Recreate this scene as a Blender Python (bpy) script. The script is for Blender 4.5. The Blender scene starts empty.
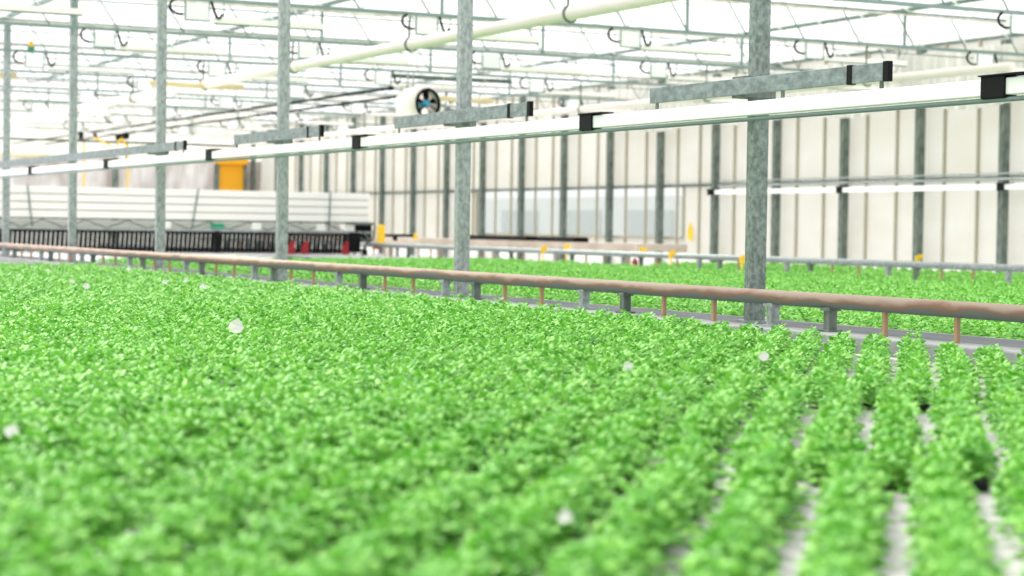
import bpy, math, random
import numpy as np
from mathutils import Vector, Matrix
random.seed(7); rng = np.random.default_rng(7)
C = bpy.context.scene.collection
PI = math.pi
# World frame, metres: X runs across the greenhouse to the right-hand side wall, Y along the row of posts, Z up.
CZ = 0.75
F_PX = 1978.95

# ------------------------------------------------------------------ materials
def mat(name, col, rough=0.5, metal=0.0, spec=0.5, noise=None, bump=None, trans=0.0):
    m = bpy.data.materials.new(name); m.use_nodes = True
    nt = m.node_tree; p = nt.nodes['Principled BSDF']
    p.inputs['Base Color'].default_value = (*col, 1); p.inputs['Roughness'].default_value = rough
    p.inputs['Metallic'].default_value = metal; p.inputs['Specular IOR Level'].default_value = spec
    tc = nt.nodes.new('ShaderNodeTexCoord')
    if noise:
        col2, scale, kind = noise[:3]
        stretch = noise[3] if len(noise) > 3 else (1, 1, 1)
        mp = nt.nodes.new('ShaderNodeMapping'); mp.inputs['Scale'].default_value = stretch
        nt.links.new(tc.outputs['Object'], mp.inputs['Vector'])
        if kind == 'voronoi':
            n = nt.nodes.new('ShaderNodeTexVoronoi'); out = n.outputs['Color']
        else:
            n = nt.nodes.new('ShaderNodeTexNoise'); n.inputs['Detail'].default_value = 5; out = n.outputs['Fac']
        n.inputs['Scale'].default_value = scale
        nt.links.new(mp.outputs[0], n.inputs['Vector'])
        r = nt.nodes.new('ShaderNodeValToRGB')
        lo, hi = noise[4] if len(noise) > 4 else (0.35, 0.65)
        r.color_ramp.elements[0].position = lo; r.color_ramp.elements[0].color = (*col, 1)
        r.color_ramp.elements[1].position = hi; r.color_ramp.elements[1].color = (*col2, 1)
        nt.links.new(out, r.inputs['Fac']); nt.links.new(r.outputs[0], p.inputs['Base Color'])
    if bump:
        n2 = nt.nodes.new('ShaderNodeTexNoise'); n2.inputs['Scale'].default_value = bump[0]
        nt.links.new(tc.outputs['Object'], n2.inputs['Vector'])
        b = nt.nodes.new('ShaderNodeBump'); b.inputs['Strength'].default_value = bump[1]; b.inputs['Distance'].default_value = 0.02
        nt.links.new(n2.outputs['Fac'], b.inputs['Height']); nt.links.new(b.outputs[0], p.inputs['Normal'])
    if trans:
        t = nt.nodes.new('ShaderNodeBsdfTranslucent'); mx = nt.nodes.new('ShaderNodeMixShader')
        mx.inputs['Fac'].default_value = trans
        src = p.inputs['Base Color']
        if src.is_linked: nt.links.new(src.links[0].from_socket, t.inputs['Color'])
        else: t.inputs['Color'].default_value = (*col, 1)
        nt.links.new(p.outputs[0], mx.inputs[1]); nt.links.new(t.outputs[0], mx.inputs[2])
        nt.links.new(mx.outputs[0], nt.nodes['Material Output'].inputs['Surface'])
    return m

def glass_mat(name, col, clear):
    m = bpy.data.materials.new(name); m.use_nodes = True; nt = m.node_tree
    nt.nodes.clear()
    o = nt.nodes.new('ShaderNodeOutputMaterial'); a = nt.nodes.new('ShaderNodeBsdfTransparent'); b = nt.nodes.new('ShaderNodeBsdfTranslucent')
    a.inputs['Color'].default_value = (0.98, 0.985, 0.98, 1); b.inputs['Color'].default_value = (*col, 1)
    mx = nt.nodes.new('ShaderNodeMixShader'); mx.inputs['Fac'].default_value = 1 - clear
    nt.links.new(a.outputs[0], mx.inputs[1]); nt.links.new(b.outputs[0], mx.inputs[2]); nt.links.new(mx.outputs[0], o.inputs['Surface'])
    return m

M = {}
M['galv'] = mat('galvanised_steel', (0.22, 0.255, 0.255), 0.42, 0.25, noise=((0.45, 0.50, 0.50), 34, 'noise', (1, 1, 0.6), (0.33, 0.7)))
M['galv_near'] = mat('near_galvanised_steel', (0.115, 0.155, 0.14), 0.5, 0.2, noise=((0.33, 0.39, 0.365), 42, 'noise', (1, 1, 0.7), (0.34, 0.76)))  # nearest post's mottled steel; farther posts' haze is put into the paler galv colour
M['galv_dark'] = mat('weathered_steel', (0.085, 0.115, 0.10), 0.6, 0.2, noise=((0.20, 0.24, 0.21), 12, 'noise', (1, 1, 0.5)))
M['arm'] = mat('galvanised_arm', (0.15, 0.19, 0.19), 0.45, 0.3, noise=((0.30, 0.36, 0.37), 28, 'noise', (1, 0.6, 1), (0.35, 0.7)))
M['truss'] = mat('truss_steel', (0.22, 0.30, 0.285), 0.4, 0.3)
M['truss_dark'] = mat('dark_truss_steel', (0.12, 0.2, 0.19), 0.5, 0.2)
M['screen'] = mat('folded_screen', (0.62, 0.55, 0.46), 0.9, noise=((0.86, 0.84, 0.78), 3, 'noise', (3, 1, 1)))
M['white'] = mat('white_lacquer', (0.93, 0.95, 0.95), 0.35)
M['pipe_white'] = mat('white_pipe', (0.95, 0.87, 0.83), 0.5, noise=((0.90, 0.82, 0.77), 1.2, 'noise'))
M['cream_bar'] = mat('cream_bar', (0.93, 0.91, 0.88), 0.5)
M['black'] = mat('black_plastic', (0.004, 0.005, 0.006), 0.6, spec=0.15)
M['rust'] = mat('rusty_pipe', (0.22, 0.235, 0.225), 0.6, 0.15, noise=((0.36, 0.16, 0.085), 7, 'noise', (1, 0.35, 1), (0.44, 0.6)))
def rust_mat():
    m = mat('rusty_pipe', (0.2, 0.215, 0.205), 0.6, 0.1); nt = m.node_tree; p = nt.nodes['Principled BSDF']
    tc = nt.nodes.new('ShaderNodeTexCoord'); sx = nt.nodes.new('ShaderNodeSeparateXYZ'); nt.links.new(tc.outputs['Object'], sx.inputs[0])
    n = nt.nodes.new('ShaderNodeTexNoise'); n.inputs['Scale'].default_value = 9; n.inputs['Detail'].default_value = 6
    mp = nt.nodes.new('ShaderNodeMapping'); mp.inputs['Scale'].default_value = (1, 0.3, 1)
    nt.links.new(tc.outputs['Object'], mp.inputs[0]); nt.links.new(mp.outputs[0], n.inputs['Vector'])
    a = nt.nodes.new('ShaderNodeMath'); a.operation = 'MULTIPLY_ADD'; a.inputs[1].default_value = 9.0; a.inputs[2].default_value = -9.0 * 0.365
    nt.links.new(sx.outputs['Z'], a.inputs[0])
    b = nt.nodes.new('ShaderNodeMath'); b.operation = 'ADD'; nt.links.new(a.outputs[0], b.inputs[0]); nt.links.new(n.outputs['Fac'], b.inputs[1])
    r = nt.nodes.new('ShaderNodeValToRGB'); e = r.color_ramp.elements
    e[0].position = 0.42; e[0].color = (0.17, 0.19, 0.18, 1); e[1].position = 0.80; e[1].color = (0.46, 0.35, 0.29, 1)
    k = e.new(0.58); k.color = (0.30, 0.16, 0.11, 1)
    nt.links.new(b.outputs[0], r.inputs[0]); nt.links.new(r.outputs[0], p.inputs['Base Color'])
    return m
M['rust'] = rust_mat()
M['rustlight'] = mat('rust_rod', (0.42, 0.27, 0.16), 0.8)
M['concrete'] = mat('pale_concrete', (0.25, 0.265, 0.27), 0.75, noise=((0.36, 0.37, 0.38), 6, 'noise'))
M['channel'] = mat('dark_channel', (0.05, 0.058, 0.07), 0.7, noise=((0.085, 0.095, 0.11), 5, 'noise', (1, 0.2, 1)))
M['tan_edge'] = mat('tan_edge_strip', (0.62, 0.58, 0.48), 0.7)
M['floor'] = mat('wet_concrete_floor', (0.74, 0.73, 0.74), 0.22, spec=0.6, noise=((0.85, 0.84, 0.85), 2.0, 'noise'))
M['wall'] = mat('cream_wall_panel', (0.90, 0.885, 0.83), 0.5, noise=((0.94, 0.935, 0.90), 0.7, 'noise', (1, 1, 2.5)), trans=0.72)
M['mullion'] = mat('tan_mullion', (0.40, 0.37, 0.28), 0.6)
M['film'] = mat('draped_film', (0.80, 0.78, 0.77), 0.6, noise=((0.40, 0.35, 0.32), 0.5, 'noise', (1.8, 1, 0.8), (0.42, 0.62)), trans=0.1)
M['curtain'] = mat('shade_curtain', (0.90, 0.89, 0.86), 0.8, noise=((0.74, 0.73, 0.69), 4, 'noise', (1, 3, 0.3)), trans=0.4)
M['roof'] = glass_mat('roof_glass', (0.95, 0.97, 0.97), 0.72)
M['window'] = glass_mat('window_glass', (0.75, 0.8, 0.8), 0.72)
M['orange'] = mat('orange_door', (1.0, 0.50, 0.015), 0.5, trans=0.15)
M['yellow'] = mat('yellow_paint', (0.95, 0.6, 0.02), 0.45)
M['red'] = mat('red_plastic', (0.32, 0.004, 0.012), 0.45)
M['green_box'] = mat('green_box', (0.02, 0.28, 0.16), 0.5)
M['wood'] = mat('tan_batten', (0.72, 0.6, 0.36), 0.7)
M['beige'] = mat('beige_bench', (0.40, 0.33, 0.27), 0.8, noise=((0.55, 0.48, 0.41), 1.5, 'noise'))
M['tray'] = mat('white_tray', (0.62, 0.60, 0.61), 0.6)
M['tag'] = mat('white_tag', (0.95, 0.93, 0.94), 0.5, trans=0.3)
M['pot'] = mat('dark_pot', (0.03, 0.034, 0.038), 0.6, spec=0.3)
M['soil'] = mat('soil', (0.05, 0.035, 0.025), 0.95)
M['slat'] = mat('white_slat', (0.86, 0.86, 0.82), 0.5)
M['slat_gap'] = mat('slat_shadow_gap', (0.45, 0.42, 0.36), 0.7)
M['outwall'] = mat('outside_cladding', (0.68, 0.70, 0.68), 0.7)
M['outdark'] = mat('outside_openings', (0.42, 0.46, 0.45), 0.9)
M['blue'] = mat('blue_motor', (0.05, 0.35, 0.55), 0.5)

def leaf_mat():
    m = bpy.data.materials.new('basil_leaf'); m.use_nodes = True; nt = m.node_tree
    p = nt.nodes['Principled BSDF']; g = nt.nodes.new('ShaderNodeNewGeometry')
    n = nt.nodes.new('ShaderNodeTexNoise'); n.inputs['Scale'].default_value = 11; n.inputs['Detail'].default_value = 3
    nt.links.new(g.outputs['Position'], n.inputs['Vector'])
    add = nt.nodes.new('ShaderNodeMath'); add.operation = 'MULTIPLY_ADD'; add.inputs[1].default_value = 0.4
    nt.links.new(g.outputs['Random Per Island'], add.inputs[0])
    mul = nt.nodes.new('ShaderNodeMath'); mul.operation = 'MULTIPLY'; mul.inputs[1].default_value = 0.75
    nt.links.new(n.outputs['Fac'], mul.inputs[0]); nt.links.new(mul.outputs[0], add.inputs[2])
    r = nt.nodes.new('ShaderNodeValToRGB'); e = r.color_ramp.elements
    e[0].position = 0.1; e[0].color = LEAF[0]
    e[1].position = 0.95; e[1].color = LEAF[2]
    k = e.new(0.5); k.color = LEAF[1]
    nt.links.new(add.outputs[0], r.inputs['Fac']); nt.links.new(r.outputs[0], p.inputs['Base Color'])
    p.inputs['Roughness'].default_value = 0.45; p.inputs['Specular IOR Level'].default_value = 0.45
    t = nt.nodes.new('ShaderNodeBsdfTranslucent'); mx = nt.nodes.new('ShaderNodeMixShader'); mx.inputs['Fac'].default_value = 0.18
    h = nt.nodes.new('ShaderNodeHueSaturation'); h.inputs['Hue'].default_value = 0.485; h.inputs['Value'].default_value = 1.1
    nt.links.new(r.outputs[0], h.inputs['Color']); nt.links.new(h.outputs[0], t.inputs['Color'])
    nt.links.new(p.outputs[0], mx.inputs[1]); nt.links.new(t.outputs[0], mx.inputs[2])
    nt.links.new(mx.outputs[0], nt.nodes['Material Output'].inputs['Surface'])
    return m
LEAF = [(0.02, 0.15, 0.008, 1), (0.135, 0.47, 0.045, 1), (0.42, 0.78, 0.18, 1)]
M['leaf'] = leaf_mat()

# ------------------------------------------------------------------ mesh helpers
class MB:
    def __init__(s): s.v = []; s.f = []; s.mi = []; s.smooth = []
    def add(s, vs, fs, mi=0, smooth=False):
        b = len(s.v); s.v += [tuple(v) for v in vs]; s.f += [tuple(b + i for i in f) for f in fs]
        s.mi += [mi] * len(fs); s.smooth += [smooth] * len(fs); return s
    def box(s, x0, x1, y0, y1, z0, z1, mi=0, ch=0.0):
        if ch <= 0:
            vs = [(x, y, z) for x in (x0, x1) for y in (y0, y1) for z in (z0, z1)]
            fs = [(0, 1, 3, 2), (4, 6, 7, 5), (0, 4, 5, 1), (2, 3, 7, 6), (0, 2, 6, 4), (1, 5, 7, 3)]
            return s.add(vs, fs, mi)
        import bmesh
        bm = bmesh.new(); r = bmesh.ops.create_cube(bm, size=1)
        for v in bm.verts: v.co = Vector(((x0 + x1) / 2 + v.co.x * (x1 - x0), (y0 + y1) / 2 + v.co.y * (y1 - y0), (z0 + z1) / 2 + v.co.z * (z1 - z0)))
        bmesh.ops.bevel(bm, geom=list(bm.edges), offset=ch, segments=2, affect='EDGES', profile=0.5)
        bm.verts.index_update()
        s.add([v.co[:] for v in bm.verts], [tuple(v.index for v in f.verts) for f in bm.faces], mi); bm.free(); return s
    def tube(s, pts, r, n=8, mi=0, cap=True):
        P = [Vector(p) for p in pts]; rs = r if isinstance(r, (list, tuple)) else [r] * len(P)
        vs = []; fs = []; up = None
        for i, p in enumerate(P):
            d = (P[min(i + 1, len(P) - 1)] - P[max(i - 1, 0)]).normalized()
            if up is None: up = Vector((0, 0, 1)) if abs(d.z) < 0.9 else Vector((1, 0, 0))
            a = d.cross(up).normalized(); up = a.cross(d).normalized(); b = up
            for k in range(n):
                t = 2 * PI * k / n; vs.append(p + (a * math.cos(t) + b * math.sin(t)) * rs[i])
        for i in range(len(P) - 1):
            for k in range(n):
                fs.append((i * n + k, i * n + (k + 1) % n, (i + 1) * n + (k + 1) % n, (i + 1) * n + k))
        if cap: fs.append(tuple(range(n))[::-1]); fs.append(tuple((len(P) - 1) * n + k for k in range(n)))
        return s.add(vs, fs, mi, True)
    def bar(s, p, q, w, h, mi=0):
        p, q = Vector(p), Vector(q); d = (q - p).normalized(); up = Vector((0, 0, 1)) if abs(d.z) < 0.95 else Vector((0, 1, 0))
        a = d.cross(up).normalized() * w / 2; b = a.cross(d).normalized() * h / 2
        vs = [p - a - b, p + a - b, p + a + b, p - a + b, q - a - b, q + a - b, q + a + b, q - a + b]
        return s.add(vs, [(0, 3, 2, 1), (4, 5, 6, 7), (0, 1, 5, 4), (1, 2, 6, 5), (2, 3, 7, 6), (3, 0, 4, 7)], mi)
    def build(s, name, mats, parent=None, loc=None):
        me = bpy.data.meshes.new(name); me.from_pydata(s.v, [], s.f)
        for m in (mats if isinstance(mats, list) else [mats]): me.materials.append(m)
        me.polygons.foreach_set('material_index', s.mi); me.polygons.foreach_set('use_smooth', s.smooth); me.update()
        o = bpy.data.objects.new(name, me); C.objects.link(o)
        if parent: o.parent = parent
        if loc: o.location = loc
        return o

def tag(o, label=None, cat=None, group=None, kind=None):
    if label: o['label'] = label
    if cat: o['category'] = cat
    if group: o['group'] = group
    if kind: o['kind'] = kind
    return o
def empty(name, loc, label, cat, group=None):
    o = bpy.data.objects.new(name, None); C.objects.link(o); o.location = loc; o.empty_display_size = 0.1
    return tag(o, label, cat, group)
def rel(parent, o):   # build in world coordinates, then hang under a located Empty
    o.parent = parent; o.location = -parent.location; return o
def copy_tree(o, parent=None):
    c = o.copy(); C.objects.link(c); c.parent = parent
    for ch in list(o.children): copy_tree(ch, c)
    return c
ORD = ['first', 'second', 'third', 'fourth', 'fifth', 'sixth', 'seventh', 'eighth', 'ninth', 'tenth', 'eleventh', 'twelfth', 'thirteenth', 'fourteenth', 'fifteenth', 'sixteenth', 'seventeenth', 'eighteenth']

# ------------------------------------------------------------------ setting
WX = 21.35; BY = 61.5
def st(mb, name, m): return tag(mb.build(name, m), kind='structure')
st(MB().box(-8, WX + 0.3, -3, BY + 0.3, -0.12, 0.0), 'floor', M['floor'])
gm = MB().box(-30, 90, -20, 130, -0.35, -0.125); st(gm, 'ground', M['concrete'])

GUT = [3.11, 6.76, 10.41, 14.06, 17.71, 21.35]; GZ = 3.97; RZ = 4.7
gl = MB(); half = 1.825
xs = [GUT[0] - half, *[v for g in GUT[:-1] for v in (g, g + half)], GUT[-1]]
prof = [(xs[0], RZ)] + [(v, GZ if i % 2 == 0 else RZ) for i, v in enumerate(xs[1:])]
for (xa, za), (xb, zb) in zip(prof[:-1], prof[1:]):
    gl.add([(xa, 7.5, za), (xb, 7.5, zb), (xb, BY, zb), (xa, BY, za)], [(0, 1, 2, 3)])
st(gl, 'ceiling', M['roof'])
tb = MB()
for (xa, za), (xb, zb) in zip(prof[:-1], prof[1:]):
    y = 8.0
    while y < BY:
        tb.bar((xa, y, za - 0.02), (xb, y, zb - 0.02), 0.022, 0.03); y += 1.07
for g in GUT[:-1]: tb.box(g + half - 0.03, g + half + 0.03, 7.5, BY, RZ - 0.05, RZ)
st(tb, 'trim_1', M['white'])
for i, g in enumerate(GUT):
    gb = MB().add([(g - .05, 7.5, GZ + .03), (g - .022, 7.5, GZ - .02), (g + .022, 7.5, GZ - .02), (g + .05, 7.5, GZ + .03),
                   (g - .05, BY, GZ + .03), (g - .022, BY, GZ - .02), (g + .022, BY, GZ - .02), (g + .05, BY, GZ + .03)],
                  [(0, 4, 5, 1), (1, 5, 6, 2), (2, 6, 7, 3)])
    st(gb, 'trim_%d' % (i + 2), M['truss'])

# side wall: cream panels, with a clear window band low down between the 31 m and 44 m posts
WP0, WPD = 25.02 - 2.16 * 5, 2.16
wy = [WP0 + WPD * k for k in range(22)]
WIN = (WP0 + WPD * 10 - 0.75, WP0 + WPD * 14 + 0.6)
w = MB()
w.box(WX, WX + 0.04, 10, BY, 1.72, 4.05)
w.box(WX, WX + 0.04, 10, WIN[0], 0.0, 1.72); w.box(WX, WX + 0.04, WIN[1], BY, 0.0, 1.72); w.box(WX, WX + 0.04, WIN[0], WIN[1], 0.0, 0.62)
st(w, 'wall_right', M['wall'])
win = MB().box(WX + 0.01, WX + 0.025, WIN[0], WIN[1], 0.62, 1.72)
wo = st(win, 'window_1', M['window'])
wf = MB()
for y in (WIN[0], WIN[1]): wf.box(WX - 0.03, WX + 0.05, y - 0.03, y + 0.03, 0.62, 1.72)
wf.box(WX - 0.03, WX + 0.05, WIN[0], WIN[1], 0.59, 0.63)
wf.build('window_frame', M['mullion'], wo)
mu = MB()
for k in range(21):
    y0 = wy[k]
    for fr in (0.36, 0.76):
        mu.box(WX - 0.045, WX - 0.002, y0 + WPD * fr - 0.022, y0 + WPD * fr + 0.022, 0, 3.97)
st(mu, 'trim_8', M['mullion'])
st(MB().box(WX - 0.06, WX - 0.002, 10, BY, 1.66, 1.72), 'trim_9', M['galv_dark'])
st(MB().box(WX - 0.1, WX + 0.05, 10, BY, 0.0, 0.22, ch=0.01), 'baseboard_right', M['slat'])
for k in range(3, 22):
    y = wy[k]
    o = MB().box(-0.07, 0.07, -0.06, 0.06, 0, 3.9, ch=0.008).build('wall_post', M['galv_dark'], loc=(WX - 0.14, y, 0))
    pl = MB().box(-0.09, 0.09, -0.09, 0.09, 0, 0.015); pl.build('base_plate', M['galv'], o)
    tag(o, 'dark weathered steel post standing against the cream panelled side wall', 'post', 'posts along the side wall')
# end wall of draped film
fw = MB(); nx = 130
vs = []; fs = []
for i in range(nx + 1):
    x = 4 + (WX - 4) * i / nx
    for j, z in enumerate(np.linspace(0, 2.8, 12)):
        vs.append((x, BY + 0.10 * math.sin(x * 6.1 + z * 1.3) * (1 - z / 6) + 0.06 * math.sin(x * 13.7 - z * 2), z))
for i in range(nx):
    for j in range(11): fs.append((i * 12 + j, (i + 1) * 12 + j, (i + 1) * 12 + j + 1, i * 12 + j + 1))
fw.add(vs, fs, 0, True); st(fw, 'wall_back', M['film'])
st(MB().box(4, WX, BY + 0.02, BY + 0.06, 2.8, 4.75), 'wall_back_upper', M['wall'])
# orange roller door by the corner
d = MB().box(19.78, 20.62, BY - 0.36, BY - 0.30, 0.0, 2.72)
for q in range(12): d.box(19.78, 20.62, BY - 0.37, BY - 0.36, 0.22 * q + 0.05, 0.22 * q + 0.06)
do = st(d, 'door_1', M['orange'])
dm = MB().box(19.68, 20.72, BY - 0.55, BY - 0.25, 2.68, 2.98, ch=0.03); dm.build('roller_box', M['orange'], do)
dd = MB().box(19.66, 19.78, BY - 0.45, BY - 0.25, 0, 2.68).box(20.62, 20.72, BY - 0.45, BY - 0.25, 0, 2.68).box(20.9, 21.0, BY - 0.45, BY - 0.25, 0, 3.9)
dd.build('door_frame', M['galv_dark'], do)

st(MB().box(4, WX - 0.3, BY - 0.75, BY - 0.62, 0, 1.25, ch=0.01), 'baseboard_back', M['slat'])
st(MB().box(-6, 6.3, 0.5, 24.8, 0.0, 0.115), 'added_bed_tray', M['tray'])  # added white bed tray, raised so light reaches the gaps between plant rows
# kerb with channel below the posts
k = MB().box(6.36, 6.60, 0, BY - 2, 0, 0.2, ch=0.01)
st(k, 'trim_10', M['concrete'])
st(MB().box(6.60, 7.12, 0, BY - 2, 0, 0.197), 'trim_11', M['channel'])
st(MB().box(7.12, 7.16, 0, BY - 2, 0, 0.195, ch=0.004), 'trim_12', M['tan_edge'])
# kerb under the second rail
st(MB().box(15.5, 16.0, 12, BY - 2, 0, 0.12, ch=0.012), 'trim_13', M['concrete'])

# ------------------------------------------------------------------ posts with cross arms
PX = 6.76; PY = [10.25 + 4.29 * k for k in range(6)]
pl_ = ['rightmost and nearest', 'second from the right', 'third from the right', 'third from the left', 'second from the left', 'leftmost and farthest']
for k, y in enumerate(PY):
    t = empty('steel_post', (PX, y, 0.197), ('galvanised square post with a cross arm, %s of its row' if k < 4 else 'galvanised square post crossed by its neighbour\'s long arm, %s of its row') % pl_[k], 'post', 'posts along the rusty pipe rail')
    rel(t, MB().box(PX - 0.054, PX + 0.054, y - 0.046, y + 0.046, 0.197, GZ - 0.05, ch=0.012).build('shaft', M['galv_near' if k == 0 else 'galv']))
    rel(t, MB().box(PX - 0.06, PX + 0.12, y - 0.11, y + 0.11, 0.197, 0.208).build('base_plate', M['galv']))
    ax = 6.60
    if k > 3: continue
    rel(t, MB().box(ax - 0.012, ax + 0.014, y - 1.49, y + (1.03 if k < 3 else 10.2), 1.585, 1.685, ch=0.003).build('cross_arm', M['arm']))
    for yy in (y - 1.50, y - 1.17): rel(t, MB().box(ax - 0.016, ax + 0.018, yy - 0.022, yy + 0.022, 1.58, 1.69).build('end_cap', M['black']))
    rel(t, MB().box(ax + 0.012, PX + 0.08, y - 0.07, y + 0.07, 1.57, 1.70).build('clamp', M['galv_dark']))
    for yy in (y - 1.45, y - 0.5, y + 0.95):
        rel(t, MB().box(ax - 0.006, ax + 0.006, yy - 0.012, yy + 0.012, 1.545, 1.6).build('hanger', M['galv_dark']))

# long white track in front of the posts
def track(name, x, z, y0, y1, coup, label, h=0.085, wd=0.06, tube=True):
    t = empty(name, (x, y0, z), label, 'rail')
    rel(t, MB().box(x - wd / 2, x + wd / 2, y0, y1, z - h / 2, z + h / 2, ch=0.006).build('profile', M['white']))
    if tube: rel(t, MB().tube([(x - 0.01, y0, z - h / 2 - 0.022), (x - 0.01, y1, z - h / 2 - 0.022)], 0.013).build('lower_tube', M['truss']))
    for c in coup:
        rel(t, MB().box(x - wd / 2 - 0.012, x + wd / 2 + 0.012, c - 0.09, c + 0.09, z - h / 2 - 0.014, z + h / 2 + 0.012, ch=0.004).build('coupler', [M['black']]))
        rel(t, MB().box(x - wd / 2 - 0.02, x + wd / 2 + 0.02, c - 0.24, c + 0.1, z + h / 2 + 0.012, z + h / 2 + 0.02).build('top_plate', M['black']))
    return t
track('track_rail', 6.61, 1.497, 5.5, 46, [7.85 + 4.275 * k for k in range(9)], 'long white track rail with black couplers hung from the arms of the posts')
track('wall_track_rail', WX - 0.42, 1.53, 14, 33.2, [WP0 + WPD * 5 - .3, WP0 + WPD * 7 - .3, WP0 + WPD * 9 - .3], 'slim white rail with black couplers fixed along the posts of the side wall', h=0.09, tube=False)
for zz, r in ((1.655, 0.022), (1.745, 0.014)):
    o = MB().tube([(WX - 0.35, 14, zz), (WX - 0.35, 33.2, zz)], r).build('wall_pipe', M['galv'])
    tag(o, ('thicker' if r > 0.02 else 'thinner, upper') + ' grey pipe running along the side wall just above its white rail', 'pipe', 'pipes on the side wall')

# pipe rails on brackets
def pipe_rail(x, z, zf, y0, y1, ph, label, m, r):
    t = empty('pipe_rail', (x, y0, zf), label, 'rail')
    rel(t, MB().tube([(x, y0, z), (x, y1, z)], r, 16).build('pipe', m))
    y = y0 + ((ph - y0) % 2.315)
    def br(yy, mm):
        b = MB().box(x - 0.028, x + 0.028, yy - 0.028, yy + 0.028, zf, z - r * 0.6, ch=0.004).box(x - 0.05, x + 0.05, yy - 0.05, yy + 0.05, zf, zf + 0.012)
        b.box(x - 0.04, x + 0.04, yy - 0.045, yy + 0.045, z - r - 0.012, z - r + 0.006)
        rel(t, b.build('bracket', mm))
    while y < y1:
        br(y, M['galv_dark'])
        if y + 0.57 < y1: br(y + 0.57, M['galv'])
        for dy in (-0.5, -1.1):
            if y + dy > y0: rel(t, MB().box(x - 0.012, x + 0.012, y + dy - 0.012, y + dy + 0.012, zf, z - r * 0.8).build('rod', M['rustlight']))
        y += 2.315
pipe_rail(6.52, 0.372, 0.2, 5.0, 44, 9.12, 'rusty pipe rail on short brackets running along the foot of the post row', M['rust'], 0.043)
pipe_rail(15.75, 0.372, 0.12, 13.5, 50, 20.2, 'grey pipe rail on short brackets between the far bed and the side wall', M['galv'], 0.043)

# ------------------------------------------------------------------ roof trusses
TS = [18.82 + 4.275 * k for k in range(10)]
BZ, TZ = 3.45, 3.93; BRACE = {}
def truss(name, y, label):
    t = empty(name, (2.0, y, BZ), label, 'roof truss', 'roof trusses')
    rel(t, MB().box(2.0, WX, y - 0.025, y + 0.025, BZ - 0.022, BZ + 0.022).build('bottom_chord', M['truss']))
    rel(t, MB().box(2.0, WX, y - 0.02, y + 0.02, TZ - 0.015, TZ + 0.02).build('top_chord', M['truss']))
    sc = MB(); x = 2.0
    while x < WX - 0.3:
        L = random.uniform(0.5, 2.2); x2 = min(x + L, WX - 0.1)
        sc.tube([(x, y - 0.06, TZ - 0.03), ((x + x2) / 2, y - 0.06, TZ - 0.03 - random.uniform(0.0, 0.02)), (x2, y - 0.06, TZ - 0.03)], random.uniform(0.010, 0.02), 6)
        x = x2
    rel(t, sc.build('folded_screen', M['screen']))
    rod = MB()
    rod.tube([(2.0, y + 0.08, BZ - 0.09), (WX, y + 0.08, BZ - 0.09)], 0.008, 6)
    rel(t, rod.build('cable', M['truss_dark']))
    for g in GUT:
        rel(t, MB().box(g - 0.017, g + 0.017, y - 0.017, y + 0.017, BZ, GZ - 0.04).build('upright', M['truss']))
    x = GUT[0] - 0.5; i = 0
    while x < WX - 0.3:
        for sg in ((-1, 1) if i % 4 == 3 else (-1,)):
            if sg not in BRACE: BRACE[sg] = MB().tube([(0, 0, 0), (sg * 0.33, 0, TZ - BZ)], 0.011 if sg < 0 else 0.007, 5).build('brace', M['truss']); b_ = BRACE[sg]
            else: b_ = BRACE[sg].copy(); C.objects.link(b_)
            b_.parent = t; b_.location = (x - 2.0, 0, 0)
        x += 0.955; i += 1
    return t
for k, y in enumerate(TS):
    if k < 4: lab = 'thin galvanised roof truss crossing above the %s upright post counted from the right' % ORD[k + 2]
    else: lab = 'distant thin roof truss, %s behind the one over the leftmost post' % ORD[k - 4]
    truss('roof_truss', y, lab)

# ------------------------------------------------------------------ lights hung under the trusses
LX = [4.17, 7.17, 10.18, 13.15, 16.12, 19.15]
def fixture(name):
    t = bpy.data.objects.new(name, None); C.objects.link(t)
    b = MB()   # white ballast frame with a pale front
    b.box(-0.14, 0.14, -0.05, 0.05, -0.255, -0.05, ch=0.008); b.build('ballast_box', M['white'], t)
    e = MB()
    e.tube([(-0.15, -0.055, -0.03), (-0.15, -0.055, -0.262), (0.15, -0.055, -0.262), (0.15, -0.055, -0.03)], 0.009, 5).build('hanger_frame', M['truss_dark'], t)
    for s, r0 in ((-1, 0.13), (1, 0.08)):
        c = MB(); pts = []
        for i in range(11):
            u = i / 10
            if s < 0: pts.append((-0.20 + 0.135 * math.cos(math.radians(120 + 165 * u)), -0.04, -0.10 + 0.095 * math.sin(math.radians(120 + 165 * u))))
            else: pts.append((0.16 + 0.02 + 0.14 * u, -0.04, -0.02 - 0.2 * math.sin(u * PI * 0.75)))
        c.tube(pts, 0.016, 6).build('cable', M['black'], t)
    bar = MB().box(0.22, 1.62, -0.035, 0.035, -0.275, -0.205, ch=0.006); bar.build('lamp_bar', M['cream_bar'], t)
    MB().box(0.22, 1.62, -0.03, 0.03, -0.285, -0.275).build('lamp_tube', M['galv_dark'], t)
    for xx in (0.35, 1.5): MB().box(xx - 0.005, xx + 0.005, -0.005, 0.005, -0.2, -0.02).build('drop_rod', M['truss'], t)
    return t
proto = None
for k, y in enumerate(TS[:9]):
    for j, x in enumerate(LX):
        px = 512 + F_PX * ((x * 0.896 - y * 0.444 + 2.6 * .015) / (x * 0.445 + y * 0.895 - 2.6 * .03))
        if px < -80 or px > 1060: continue
        if k == 0 and j < 4: continue
        if proto is None: o = proto = fixture('grow_light')
        else: o = copy_tree(proto)
        o.location = (x, y, BZ)
        tag(o, 'white grow light, %s from the side wall, on the %s visible roof truss from camera' % (ORD[5 - j], ORD[k]), 'hanging light', 'grow lights under the roof trusses')

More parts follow.
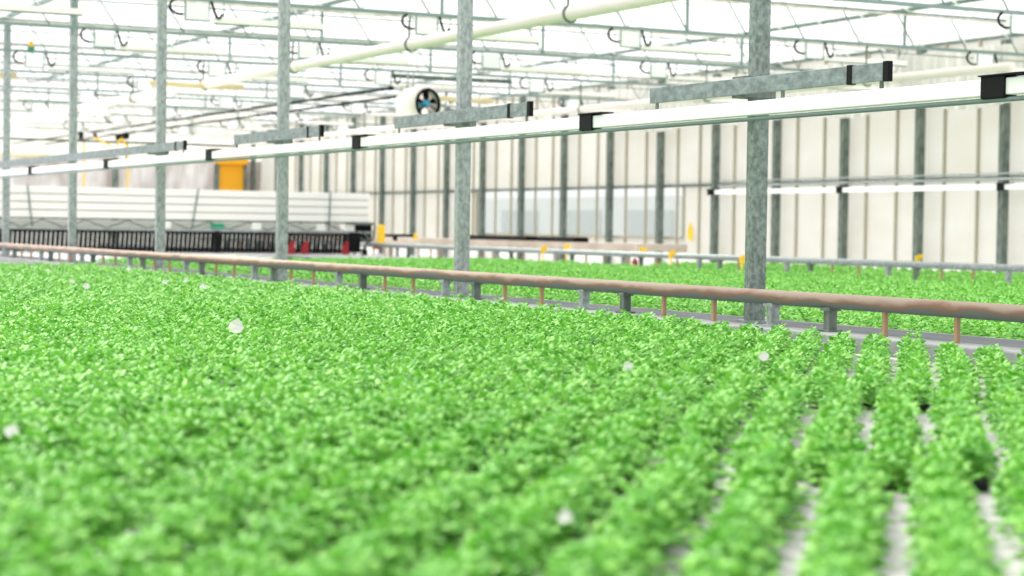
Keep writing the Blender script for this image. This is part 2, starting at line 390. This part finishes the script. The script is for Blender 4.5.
# ------------------------------------------------------------------ white pipes on hooks
def hung_pipe(x, z, r, y0, y1, hooks, label):
    tag(MB().tube([(x, y0, z), (x, y1, z)], r, 20).build('heating_pipe', M['pipe_white']), label, 'pipe')
    for i, hy in enumerate(hooks):
        pts = [(x - 0.02, hy - 0.03, BZ - 0.03), (x - 0.03, hy - 0.03, BZ - 0.12)]
        R = r + 0.018
        for q in range(9):
            a = PI * 0.62 + q / 8 * PI * 1.15
            pts.append((x + R * 1.0 * math.cos(a), hy - 0.03, z + R * math.sin(a)))
        o = MB().tube(pts, 0.014, 6).build('pipe_hook', M['galv_dark'])
        tag(o, 'curved steel hook carrying the %s, %s from the camera' % ('wide white pipe under the roof' if x < 12 else 'white pipe nearer the side wall', ORD[i]), 'hook', 'pipe hooks under the roof')
hung_pipe(9.98, 3.06, 0.072, 12, 58, TS[:6], 'wide white heating pipe hung on hooks under the roof, crossing above the post row')
hung_pipe(17.05, 2.93, 0.06, 20, 58, TS[1:5], 'white heating pipe hung on hooks near the side wall, above the white track')

# dark supply pipes running to the fan
fan_y = 31.2
for i, (x, z, y1) in enumerate(((12.75, 3.04, 30.3), (13.7, 3.05, 31.9))):
    o = MB().tube([(x, y1, z), (x, 59, z)], 0.022, 8).tube([(x, y1 - 0.06, z), (x, y1 + 0.08, z)], 0.036, 8).build('supply_pipe', M['black'])
    tag(o, 'thin dark pipe under the roof, %s one of the pair running away from the fan' % ('left' if i == 0 else 'right'), 'pipe', 'dark pipes beside the fan')

# circulation fan
FX, FZ = 13.75, 2.87
ft = empty('circulation_fan', (FX, fan_y, FZ), 'round white circulation fan with black blades hanging under the roof, left of the second post', 'fan')
ft.rotation_euler = (0, 0, math.radians(14)); ft.scale = (1.18, 1.0, 1.18)
def ring(mb, r0, r1, y0, y1, n=32, mi=0):
    vs = []; fs = []
    for k in range(n):
        a = 2 * PI * k / n; c, s_ = math.cos(a), math.sin(a)
        vs += [(r0 * c, y0, r0 * s_), (r1 * c, y0, r1 * s_), (r1 * c, y1, r1 * s_), (r0 * c, y1, r0 * s_)]
    for k in range(n):
        a, b = 4 * k, 4 * ((k + 1) % n)
        for q in range(4): fs.append((a + q, a + (q + 1) % 4, b + (q + 1) % 4, b + q))
    mb.add(vs, fs, mi, True)
h = MB(); ring(h, 0.205, 0.25, -0.1, 0.42); h.build('housing', M['pipe_white'], ft)
h = MB(); ring(h, 0.185, 0.225, -0.13, -0.09); h.build('rim', M['black'], ft)
h = MB(); ring(h, 0.0, 0.06, -0.08, 0.1, 16); h.build('hub', M['blue'], ft)
for k in range(5):
    a0 = 2 * PI * k / 5 + 0.3; mb = MB()
    vs = []
    for rr, wdt in ((0.05, 0.25), (0.13, 0.36), (0.2, 0.34)):
        for sg in (-1, 1):
            a = a0 + sg * wdt * (0.6); vs += [(rr * math.cos(a), -0.04 + 0.03 * sg, rr * math.sin(a)), (rr * math.cos(a), -0.032 + 0.03 * sg, rr * math.sin(a))]
    fs = [(0, 4, 6, 2), (1, 3, 7, 5), (4, 8, 10, 6), (5, 7, 11, 9), (0, 1, 5, 4), (4, 5, 9, 8), (2, 6, 7, 3), (6, 10, 11, 7), (8, 9, 11, 10), (0, 2, 3, 1)]
    mb.add(vs, fs).build('blade', M['black'], ft)
for k in range(3):
    a = 2 * PI * k / 3 + PI / 2
    MB().bar((0.05 * math.cos(a), -0.11, 0.05 * math.sin(a)), (0.2 * math.cos(a), -0.11, 0.2 * math.sin(a)), 0.02, 0.02).build('strut', M['black'], ft)
MB().tube([(-0.05, 0.39, 0.22), (-0.05, 0.39, 0.49)], 0.012, 6).tube([(0.05, 0.39, 0.22), (0.05, 0.39, 0.49)], 0.012, 6).build('bracket', M['galv'], ft)

# tan battens hung under distant trusses and a dark roller tube
def batten(x0, x1, y, z, label, m='wood', r=0.045):
    o = MB().tube([(x0, y, z), ((x0 + x1) / 2, y, z - 0.01), (x1, y, z)], r, 8)
    for xx in (x0 + 0.15, x1 - 0.15): o.tube([(xx, y, z + r * 0.7), (xx, y, BZ)], 0.006, 5)
    tag(o.build('screen_roll' if m == 'wood' else 'roller_tube', M[m]), label, 'roller')
batten(14.1, 15.2, 31.5, 3.00, 'short tan rolled batten hanging to the right of the fan')
batten(9.02, 10.6, 31.5, 3.03, 'short tan rolled batten hanging right of the third post from the left')
batten(5.95, 6.95, 31.9, 3.08, 'tan rolled batten at the left edge of the picture, high under the roof')
batten(10.7, 12.4, 52.7, 2.50, 'low tan batten at the far left edge, above the white track')
batten(13.4, 15.7, 31.78, 3.375, 'thick dark roller tube under the roof, just above the fan', 'galv_dark', 0.04)

# shade curtain gathered along the top of the side wall
cu = MB(); vs = []; fs = []; n = 420
for i in range(n + 1):
    y = 16 + 22 * i / n
    for z in (2.86, 3.1, 3.4, 3.8):
        vs.append((WX - 0.34 + 0.035 * math.sin(y * 22) + 0.02 * math.sin(y * 37 + z), y, z + 0.05 * math.sin(y * 1.9) * (z < 3)))
for i in range(n):
    for j in range(3): fs.append((i * 4 + j, i * 4 + j + 1, (i + 1) * 4 + j + 1, (i + 1) * 4 + j))
cu.add(vs, fs, 0, True)
tag(cu.build('shade_curtain', M['curtain']), 'pale gathered shade curtain hanging along the top of the side wall', 'curtain')

# ------------------------------------------------------------------ plant handling gantry at the far end of the beds
GY = 38.6
gt = empty('handling_gantry', (6.5, GY, 0.12), 'long gantry of stacked white slats over black fork tines, spanning the far end', 'gantry')
def G(mb, name, m): return rel(gt, mb.build(name, m))
for i in range(4):
    z0 = 0.84 + i * 0.155
    G(MB().box(6.0, 15.78, GY - 0.05, GY + 0.10, z0, z0 + 0.135, ch=0.012), 'slat', M['slat'])
G(MB().box(6.0, 15.76, GY - 0.01, GY + 0.06, 0.85, 1.44), 'slat_spacer', M['slat_gap'])
G(MB().box(6.0, 15.9, GY - 0.05, GY + 0.05, 0.80, 0.835), 'upper_beam', M['galv_dark'])
G(MB().box(6.0, 15.9, GY - 0.08, GY + 0.08, 0.60, 0.645), 'lower_beam', M['galv'])
G(MB().box(6.75, 15.5, GY - 0.09, GY - 0.02, 0.13, 0.165), 'foot_bar', M['slat'])
tz = MB(); x = 6.0; i = 0
while x < 15.0:
    tz.bar((x, GY, 0.645), (x + 0.42, GY, 0.80), 0.02, 0.02); tz.bar((x + 0.42, GY, 0.80), (x + 0.84, GY, 0.645), 0.02, 0.02); x += 0.84
G(tz, 'lattice', M['galv_dark'])
fk = MB(); x = 6.75
while x < 15.3:
    fk.bar((x, GY - 0.06, 0.60), (x - 0.03, GY - 0.06, 0.165), 0.06, 0.05)
    x += 0.092
G(fk, 'fork_comb', M['black'])
G(MB().box(6.0, 15.2, GY + 0.14, GY + 0.17, 0.62, 0.79), 'rear_panel', M['slat'])
G(MB().box(6.75, 15.3, GY + 0.05, GY + 0.07, 0.55, 0.60).box(6.75, 15.3, GY + 0.05, GY + 0.07, 0.20, 0.27), 'comb_back', M['black'])
for xx, ww in ((7.6, 0.1), (9.5, 0.1), (12.4, 0.09)): G(MB().box(xx, xx + ww, GY - 0.1, GY, 0.17, 0.62), 'dark_panel', M['black'])
for xx in (13.95, 14.25, 15.15):
    G(MB().add([(xx, GY - 0.13, 0.16), (xx + 0.16, GY - 0.13, 0.16), (xx + 0.16, GY - 0.1, 0.42), (xx + 0.09, GY - 0.1, 0.44), (xx, GY - 0.1, 0.3),
                (xx, GY - 0.09, 0.16), (xx + 0.16, GY - 0.09, 0.16), (xx + 0.16, GY - 0.07, 0.42), (xx + 0.09, GY - 0.07, 0.44), (xx, GY - 0.07, 0.3)],
               [(0, 1, 2, 3, 4), (9, 8, 7, 6, 5), (0, 5, 6, 1), (1, 6, 7, 2), (2, 7, 8, 3), (3, 8, 9, 4), (4, 9, 5, 0)]), 'red_guard', M['red'])
G(MB().box(15.82, 16.0, GY - 0.2, GY - 0.12, 0.28, 0.36), 'red_guard', M['red'])
G(MB().box(15.3, 15.55, GY - 0.15, GY + 0.15, 0.2, 0.62, ch=0.02), 'drive_box', M['black'])
wh = MB(); wh.tube([(15.58, GY - 0.12, 0.2), (15.68, GY - 0.12, 0.2)], 0.085, 20); G(wh, 'wheel', M['black'])
G(MB().tube([(15.57, GY - 0.12, 0.2), (15.69, GY - 0.12, 0.2)], 0.04, 12), 'hub', M['slat'])
ef = MB()
for a_, b_ in (((15.45, 0.62), (15.62, 0.46)), ((15.62, 0.46), (15.85, 0.46)), ((15.85, 0.46), (15.88, 0.78)), ((15.25, 0.80), (15.86, 0.80)), ((15.6, 0.64), (15.76, 0.48))):
    ef.bar((a_[0], GY - 0.1, a_[1]), (b_[0], GY - 0.1, b_[1]), 0.035, 0.035)
G(ef, 'end_frame', M['galv_dark'])
G(MB().box(15.3, 15.86, GY + 0.02, GY + 0.06, 0.42, 0.8), 'drive_housing', M['black'])
G(MB().box(15.88, 16.06, GY - 0.26, GY - 0.2, 0.36, 0.79, ch=0.03), 'end_plate', M['yellow'])
G(MB().box(12.35, 12.6, GY - 0.08, GY + 0.02, 0.66, 0.77), 'green_box', M['green_box'])
for xx in (13.2, 14.6, 15.25, 11.3): G(MB().box(xx, xx + 0.2, GY - 0.04, GY + 0.02, 0.65, 0.80), 'junction_box', M['slat'])
for xt, xb in ((8.62, 8.72), (12.05, 11.92), (14.88, 14.86)): G(MB().tube([(xt, GY - 0.09, 1.48), (xb, GY - 0.09, 0.66)], 0.014, 6), 'stay', M['truss_dark'])
# arm of black bar to the right with a yellow tip, riding beyond the end plate
G(MB().box(16.06, 16.7, GY - 0.26, GY - 0.2, 0.54, 0.60).box(16.25, 16.32, GY - 0.28, GY - 0.2, 0.46, 0.56), 'side_arm', M['black'])
G(MB().box(16.7, 16.8, GY - 0.28, GY - 0.18, 0.50, 0.61, ch=0.02), 'arm_tip', M['yellow'])

# low transfer plate on the floor to the right of the gantry
o = MB().box(13.6, 15.3, 31.6, 38.2, 0.12, 0.16).box(13.62, 15.28, 31.65, 38.1, 0.0, 0.12, 1)
tag(o.build('transfer_plate', [M['concrete'], M['black']]), 'low flat grey plate with a black underside on the floor right of the gantry', 'platform')

# beige bench by the side wall with troughs of seedlings
bt = empty('long_bench', (18.6, 33, 0), 'long beige bench standing before the side wall, below its windows', 'bench')
rel(bt, MB().box(18.6, 19.7, 32.2, 54, 0.36, 0.50, ch=0.01).build('bench_top', M['beige']))
for q in range(8): rel(bt, MB().box(18.7, 18.8, 32.8 + q * 2.9, 32.9 + q * 2.9, 0, 0.36).build('leg', M['beige']))
for i, (y0, y1) in enumerate(((34.75, 36.4), (36.85, 40.3))):
    o = MB().box(18.62, 18.95, y0, y1, 0.50, 0.59, ch=0.008)
    o.box(18.64, 18.93, y0 + 0.02, y1 - 0.02, 0.57, 0.60, 1)
    tag(o.build('seedling_trough', [M['black'], M['soil']]), '%s long black trough of seedlings on the beige bench, counted from the right' % ORD[i], 'trough', 'black troughs on the bench')

# yellow marker stakes
place = ['leftmost', 'second from the left', 'third from the left', 'fourth from the left', 'fifth from the left', 'rightmost']
for i, (X, y, ztop) in enumerate(((15.3, 29.66, 0.44), (16.4, 30.91, 0.46), (16.6, 28.58, 0.45), (15.3, 25.48, 0.43), (15.3, 23.54, 0.40), (16.6, 21.26, 0.46))):
    t = empty('marker_stake', (X, y, 0.0), 'yellow tag on a stake by the far pipe rail, %s of six' % place[i], 'stake', 'yellow tags along the far rail')
    MB().tube([(0, 0, 0), (0, 0, ztop - 0.02)], 0.012, 6).build('stake', M['yellow'], t)
    MB().box(-0.05, 0.05, -0.012, 0.012, ztop - 0.08, ztop + 0.01, ch=0.004).box(-0.02, 0.09, -0.02, -0.01, ztop - 0.03, ztop + 0.03).build('tag', M['yellow'], t)
    t.rotation_euler = (0, 0, 0.3)
y = 34.72
o = MB().add([(-0.0, -0.09, -0.17), (0, 0.09, -0.17), (0, 0.09, 0.05), (0, 0.0, 0.2), (0, -0.09, 0.05), (0.015, -0.09, -0.17), (0.015, 0.09, -0.17), (0.015, 0.09, 0.05), (0.015, 0, 0.2), (0.015, -0.09, 0.05)],
             [(0, 1, 2, 3, 4), (9, 8, 7, 6, 5), (0, 5, 6, 1), (1, 6, 7, 2), (2, 7, 8, 3), (3, 8, 9, 4), (4, 9, 5, 0)]).box(-0.005, 0.0, -0.09, 0.09, 0.005, 0.02, 0)
o = o.build('wall_sign', M['yellow'], loc=(WX - 0.06, y, 0.74)); tag(o, 'small yellow pointed sign hanging on the side wall', 'sign')
y = 28.12
tag(MB().tube([(16.2, y, 0.121), (16.2, y, 0.26)], [0.05, 0.05], 12).tube([(16.2, y, 0.26), (16.2, y, 0.3)], [0.03, 0.02], 10).build('red_canister', M['red']), 'small dark red canister on the floor under the far pipe rail', 'canister')

# yellow hoses and hoist trolley far left under the roof
tt = empty('hoist_trolley', (11.0, 45, 2.4), 'black hoist trolley with yellow straps hanging under the roof far left', 'hoist')
for (xx, zz, w_, h_) in ((11.24, 2.66, 0.08, 0.16), (11.55, 2.68, 0.08, 0.12), (12.1, 2.66, 0.14, 0.12), (12.27, 2.68, 0.12, 0.16)):
    rel(tt, MB().box(xx, xx + w_, 44.9, 45.1, zz, zz + h_, ch=0.02).build('motor_box', M['black']))
rel(tt, MB().box(11.3, 11.56, 44.93, 45.0, 2.70, 2.80).build('white_panel', M['slat']))
rel(tt, MB().tube([(8, 45, 2.61), (15, 45, 2.61)], 0.03, 8).build('carrier_tube', M['galv_dark']))
for xx, sx in ((11.55, 0.4), (12.2, -0.12), (12.2, 0.12)):
    rel(tt, MB().tube([(xx, 44.9, 2.7), (xx + sx, 44.9, 2.52)], 0.025, 6).build('strap', M['yellow']))
for i, (px, z0) in enumerate(((86, 1.3), (131, 1.3))):
    X = {86: 11.36, 131: 12.38}[px]
    tag(MB().tube([(X, 45.05, z0), (X + 0.02, 45.05, 1.9), (X, 45.05, 2.6)], 0.022, 6).build('hose', M['yellow']), 'thin yellow hose hanging behind the gantry, %s of two' % ('left' if i == 0 else 'right'), 'hose', 'yellow hoses behind the gantry')
tag(MB().box(12.3, 12.44, 46, 46.14, 0, 2.3, ch=0.01).build('far_post', M['galv_dark']), 'short dark post standing behind the gantry between the two yellow hoses', 'post')

# small valve bottle with coloured label at top left
ct = empty('control_box', (7.1, TS[3], 3.46), 'small orange and green control box on the roof truss near the leftmost post', 'control box')
rel(ct, MB().box(7.08, 7.14, TS[3] - 0.1, TS[3] - 0.03, 3.52, 3.60).build('body', M['orange']))
rel(ct, MB().box(7.06, 7.16, TS[3] - 0.11, TS[3] - 0.02, 3.47, 3.52).build('base', M['green_box']))

# outside: a pale neighbouring building and a low hedge seen through the windows
o = MB().box(29, 36, 42, 110, -0.12, 1.75)
for q in range(14): o.box(28.96, 29, 44 + q * 4.2, 46.6 + q * 4.2, 0.6, 1.35, 1)
tag(o.build('neighbouring_building', [M['outwall'], M['outdark']]), 'pale grey building outside, seen through the windows of the side wall', 'building')

# ------------------------------------------------------------------ basil
def leaf_template(L, nl, nw):
    """An ovate, cupped, slightly puckered leaf along +x; returns verts (N,3), faces (M,4)."""
    vs = []; W = L * 0.36
    for i in range(nl + 1):
        u = i / nl; wdt = W * (math.sin(PI * min(1, u ** 0.75)) ** 0.8 if 0 < u < 1 else 0.04)
        for j in range(nw + 1):
            v = -1 + 2 * j / nw
            z = 0.22 * L * math.sin(PI * u * 0.85) - 0.45 * wdt * abs(v) ** 1.6 + 0.10 * L * (1 - abs(v)) * 0.0 + (0.03 * L * math.sin(u * 11 + j * 2) if 0 < u < 1 and nl > 3 else 0)
            vs.append((u * L, v * wdt, z))
    fs = [(i * (nw + 1) + j, (i + 1) * (nw + 1) + j, (i + 1) * (nw + 1) + j + 1, i * (nw + 1) + j + 1) for i in range(nl) for j in range(nw)]
    return np.array(vs), np.array(fs)
def foliage(seed, nst, per, L, nl, nw, R=0.074, z0=0.135, z1=0.232, SX=0.90, lim=0.089):
    r = np.random.default_rng(seed); V = []; Fc = []; n = 0
    lv, lf = leaf_template(L, nl, nw)
    for sidx in range(nst):
        rad = R * math.sqrt((sidx + 0.5) / nst); th = sidx * 2.39996 + r.uniform(-0.3, 0.3)
        cx, cy = SX * rad * math.cos(th), rad * math.sin(th); edge = (rad / R) ** 2.2; cz = z1 - (z1 - z0) * 0.66 * edge - r.uniform(0, 0.022)
        for q in range(per):
            az = q * 2 * PI / per * 1.0 + r.uniform(-0.5, 0.5) + th
            tier = q % 2
            el = (r.uniform(0.25, 0.75) if tier else r.uniform(-0.35, 0.25)) - 0.55 * edge * max(0, math.cos(az - th))
            sc = r.uniform(0.7, 1.15) * (0.8 if tier else 1.05)
            roll = r.uniform(-0.5, 0.5)
            if abs(cx + L * sc * math.cos(az) * 0.9) > lim: sc *= 0.62
            Rm = np.array(Matrix.Rotation(az, 3, 'Z') @ Matrix.Rotation(-el, 3, 'Y') @ Matrix.Rotation(roll, 3, 'X'))
            p = (lv * sc) @ Rm.T + np.array([cx, cy, cz - (0 if tier else 0.022 + 0.028 * edge)])
            V.append(p); Fc.append(lf + n); n += len(lv)
    return np.concatenate(V), np.concatenate(Fc)
def npmesh(name, V, Fq, m, smooth=True):
    me = bpy.data.meshes.new(name); me.vertices.add(len(V)); me.vertices.foreach_set('co', V.astype(np.float32).ravel())
    me.loops.add(Fq.size); me.loops.foreach_set('vertex_index', Fq.astype(np.int32).ravel())
    me.polygons.add(len(Fq)); me.polygons.foreach_set('loop_start', (np.arange(len(Fq)) * 4).astype(np.int32))
    me.polygons.foreach_set('loop_total', np.full(len(Fq), 4, np.int32))
    me.polygons.foreach_set('use_smooth', np.full(len(Fq), smooth)); me.materials.append(m); me.update(calc_edges=True); me.validate()
    return me

WC = np.array([[0.896, -0.0004, -0.4441], [-0.4440, 0.0334, -0.8954], [0.0152, 0.9994, 0.0298]])
def project(x, y, z=0.22):
    p = np.stack([x, y, np.full_like(x, z - CZ)], -1) @ WC
    return 512 + F_PX * p[:, 0] / -p[:, 2], 288 - F_PX * p[:, 1] / -p[:, 2], -p[:, 2]
ROWA = math.atan2(-0.607, 0.7947); rd = np.array([0.607, 0.7947]); nd = np.array([0.7947, -0.607])
def lattice(u0, pitch, v0, v1, dv, urange):
    U = []; 
    i0, i1 = int((urange[0] - u0) / pitch) - 1, int((urange[1] - u0) / pitch) + 1
    for i in range(i0, i1):
        uu = u0 + (i + 0.5) * pitch; v = v0 + dv / 2 + (dv / 2 if i % 2 else 0)
        vv = np.arange(v, v1, dv)
        U.append(np.stack([np.full_like(vv, uu), vv], -1))
    q = np.concatenate(U)
    q = q + rng.normal(0, 1, q.shape) * np.array([0.003, 0.007])
    return q[:, :1] * nd + q[:, 1:] * rd
def inframe(p, mx=70, my=110):
    x, y, d = project(p[:, 0], p[:, 1]); return (d > 1.2) & (x > -mx * (1 + 6 / np.maximum(d, 1))) & (x < 1024 + mx * (1 + 6 / np.maximum(d, 1))) & (y < 576 + my)
near = np.concatenate([lattice(0.015, 0.195, 1.4, 4.98, 0.128, (-7, 7)), lattice(-0.079, 0.182, 4.93, 7.25, 0.122, (-8, 8)), lattice(-0.002, 0.174, 7.19, 24, 0.122, (-16, 9))])
near = near[(near[:, 0] < 6.20) & (near[:, 1] < 24.6)]; near = near[inframe(near)]
far = lattice(0.03, 0.172, 6, 34, 0.15, (-18, 14))
far = far[((far[:, 0] > 7.27) & (far[:, 0] < 14.75) & (far[:, 1] < 28.0 + 0.35 * (far[:, 0] - 7)) | (far[:, 0] > 16.2) & (far[:, 0] < 18.9) & (far[:, 1] < 27.8)) & (far[:, 1] > 7.5)]
far = far[inframe(far, 50)]
dn = np.hypot(near[:, 0], near[:, 1]); order = np.argsort(dn)
px, py, pd = project(near[:, 0], near[:, 1])
vis = (px > -20) & (px < 1044) & (py < 610)
ind = [i for i in order if vis[i]][:300]; rest = np.setdiff1d(np.arange(len(near)), ind)
print('PLANTS near', len(near), 'far', len(far), 'ind max dist', dn[ind[-1]])

protos = []
def pot_mb():
    b = MB(); n = 14
    prf = [(0.032, 0.03), (0.040, 0.118), (0.043, 0.119), (0.043, 0.128), (0.038, 0.128), (0.037, 0.12)]
    vs = [(r * math.cos(2 * PI * k / n), r * math.sin(2 * PI * k / n), z) for r, z in prf for k in range(n)]
    fs = [(i * n + k, i * n + (k + 1) % n, (i + 1) * n + (k + 1) % n, (i + 1) * n + k) for i in range(5) for k in range(n)]
    b.add(vs, fs, 0, True); b.add([vs[5 * n + k] for k in range(n)], [tuple(range(n))], 1); b.add([vs[k] for k in range(n)], [tuple(range(n))[::-1]], 0)
    return b
PLAB = 'bushy green basil plant in a small dark pot, in the blurred front rows'
for v in range(6):
    t = bpy.data.objects.new('basil_plant', None); C.objects.link(t); t.empty_display_size = 0.05
    tag(t, PLAB, 'basil plant', 'basil plants in the front rows')
    pot_mb().build('pot', [M['pot'], M['soil']], t)
    V, Fq = foliage(100 + v, 15, 7, 0.034, 5, 4)
    fo = bpy.data.objects.new('foliage', npmesh('foliage', V, Fq, M['leaf'])); C.objects.link(fo); fo.parent = t
    s = MB()
    for q in range(12):
        rad = 0.072 * math.sqrt((q + 0.5) / 12); th = q * 2.39996
        s.tube([(rad * 0.4 * math.cos(th), rad * 0.45 * math.sin(th), 0.12), (rad * 0.55 * math.cos(th), rad * 0.8 * math.sin(th), 0.155), (rad * 0.68 * math.cos(th), rad * math.sin(th), 0.195)], 0.0022, 4)
    s.build('stems', M['leaf'], t)
    protos.append(t)
for n_, i in enumerate(ind):
    o = protos[n_] if n_ < 6 else copy_tree(protos[random.randrange(6)])
    o.location = (near[i, 0], near[i, 1], 0.0); o.rotation_euler = (0, 0, ROWA + random.choice((0, PI)) + random.uniform(-0.1, 0.1)); sc = random.uniform(1.0, 1.09); o.scale = (sc, sc, sc * random.uniform(0.93, 1.08))

# everything further off: one continuous planting
V_all = []; F_all = []; nv = 0
def scatter(P, temps, free=False):
    global nv
    ch = rng.integers(0, len(temps), len(P))
    for ti, (V, Fq) in enumerate(temps):
        Q = P[ch == ti]
        if not len(Q): continue
        a = ROWA + PI * rng.integers(0, 2, len(Q)) + rng.uniform(-0.12, 0.12, len(Q)); sc = rng.uniform(0.95, 1.08, len(Q)); hz = sc * rng.uniform(0.93, 1.07, len(Q))
        if free: a = rng.uniform(0, 2 * PI, len(Q))
        c, s = np.cos(a) * sc, np.sin(a) * sc
        X = V[None, :, 0] * c[:, None] - V[None, :, 1] * s[:, None] + Q[:, None, 0]
        Y = V[None, :, 0] * s[:, None] + V[None, :, 1] * c[:, None] + Q[:, None, 1]
        Z = V[None, :, 2] * hz[:, None]
        V_all.append(np.stack([X, Y, Z], -1).reshape(-1, 3))
        F_all.append((Fq[None] + (np.arange(len(Q)) * len(V))[:, None, None]).reshape(-1, 4) + nv); nv += len(Q) * len(V)
mid = [foliage(200 + v, 12, 6, 0.036, 3, 2) for v in range(8)]
broad = [foliage(400 + v, 11, 6, 0.044, 2, 2, R=0.085, SX=1.0, z1=0.235, lim=1) for v in range(8)]
low = [foliage(300 + v, 9, 5, 0.048, 2, 2) for v in range(8)]
R_ = near[rest]; dr = dn[rest]
scatter(R_[dr < 13], mid); scatter(R_[dr >= 13], low)
dfar = np.hypot(far[:, 0], far[:, 1])
scatter(far, broad, True)
def potq():
    n = 8; vs = [(r * math.cos(2 * PI * k / n), r * math.sin(2 * PI * k / n), z) for r, z in ((0.034, 0), (0.042, 0.126)) for k in range(n)]
    fs = [(k, (k + 1) % n, n + (k + 1) % n, n + k) for k in range(n)] + [(n, n + 1, n + 2, n + 3), (n + 3, n + 4, n + 5, n), (n + 5, n + 6, n + 7, n)]
    return np.array(vs), np.array(fs)
ffol = sum(len(f) for f in F_all)
scatter(R_[dr < 12], [potq()]); scatter(far[(far[:, 0] < 7.6) | (far[:, 0] > 14.3)], [potq()])
V = np.concatenate(V_all); Fq = np.concatenate(F_all)
me = npmesh('basil_crop', V, Fq, M['leaf']); me.materials.append(M['pot'])
mi = np.zeros(len(me.polygons), np.int32); mi[ffol:] = 1; me.polygons.foreach_set('material_index', mi)
o = bpy.data.objects.new('basil_crop', me); C.objects.link(o)
tag(o, 'dense green basil crop filling the beds behind the front rows and beyond the rusty rail', 'basil crop', kind='stuff')

# white plant tags lying on the crop
tags = [(3.1, 9.341, 'large white plant tag lying on the left half of the near bed', 1.45), (3.748, 6.531, 'white plant tag lying on the crop below the second post from the right', 0.7),
        (4.594, 6.881, 'pointed white plant tag on the crop right of the middle, near the rail', 0.8), (1.684, 3.161, 'blurred white plant tag deep among the front plants', 0.5),
        (1.056, 4.885, 'blurred upright white plant tag at the left edge of the near bed', 0.7)]
far_t = [(4.126, 16.718), (3.984, 15.656), (4.933, 16.762), (5.234, 17.073), (4.943, 15.679), (4.813, 20.52), (5.951, 21.583)]
tags += [(x, y, 'tiny white plant tag among the distant rows of the near bed, left of the picture', 1.0) for x, y in far_t]
for i, (x, y, lab, s) in enumerate(tags):
    vs = []; fs = []; w0 = 0.028 * s
    hgt = 0.05 * s
    prf = [(0.3, 0), (0.9, 0.25), (1.0, 0.6), (0.55, 0.85), (0.05, 1.05)]
    for a, b in prf:
        for sg in (-1, 1): vs += [(sg * w0 * a, 0.012 * math.sin(b * 3) * s, b * hgt), (sg * w0 * a, 0.012 * math.sin(b * 3) * s + 0.0015, b * hgt)]
    for q in range(4):
        a = q * 4; fs += [(a, a + 2, a + 6, a + 4), (a + 1, a + 5, a + 7, a + 3), (a, a + 4, a + 5, a + 1), (a + 2, a + 3, a + 7, a + 6)]
    fs += [(0, 1, 3, 2), (16, 18, 19, 17)]
    o = MB().add(vs, fs).build('plant_tag', M['tag'], loc=(x, y, 0.218)); o.rotation_euler = (random.uniform(-0.5, 0.1), random.uniform(-0.4, 0.4), -0.5 + random.uniform(-0.4, 0.4))
    tag(o, lab, 'plant tag', 'tiny white tags on the far rows' if i >= 5 else 'white tags on the near bed')

# ------------------------------------------------------------------ light
wd = bpy.data.worlds.new('overcast_sky'); bpy.context.scene.world = wd; wd.use_nodes = True
bg = wd.node_tree.nodes['Background']; bg.inputs['Color'].default_value = (1.0, 0.995, 0.985, 1); bg.inputs['Strength'].default_value = 1.32
sun = bpy.data.lights.new('sun', 'SUN'); sun.energy = 5.1; sun.angle = math.radians(25); sun.color = (1.0, 0.97, 0.9)
so = bpy.data.objects.new('sun', sun); C.objects.link(so); so.rotation_euler = (math.radians(-38), math.radians(-14), 0)

# ------------------------------------------------------------------ camera
cam = bpy.data.cameras.new('camera'); co = bpy.data.objects.new('camera', cam); C.objects.link(co)
ey = Vector((-982, 74, -F_PX)).normalized(); ex = Vector((3988, -0.5, -F_PX)).normalized(); ez = ex.cross(ey)
R = Matrix((ex, ey, ez)).to_4x4()
co.matrix_world = Matrix.Translation((0, 0, CZ)) @ R
cam.sensor_width = 36; cam.lens = F_PX / 1024 * 36; cam.clip_start = 0.05; cam.clip_end = 400
cam.dof.use_dof = True; cam.dof.focus_distance = 11.0; cam.dof.aperture_fstop = 2.6
S = bpy.context.scene; S.camera = co
S.view_settings.view_transform = 'Standard'; S.view_settings.look = 'None'; S.view_settings.gamma = 1; S.view_settings.use_curve_mapping = False
S.view_settings.exposure = 0.0
S.cycles.max_bounces = 10; S.cycles.transparent_max_bounces = 16; S.cycles.diffuse_bounces = 4
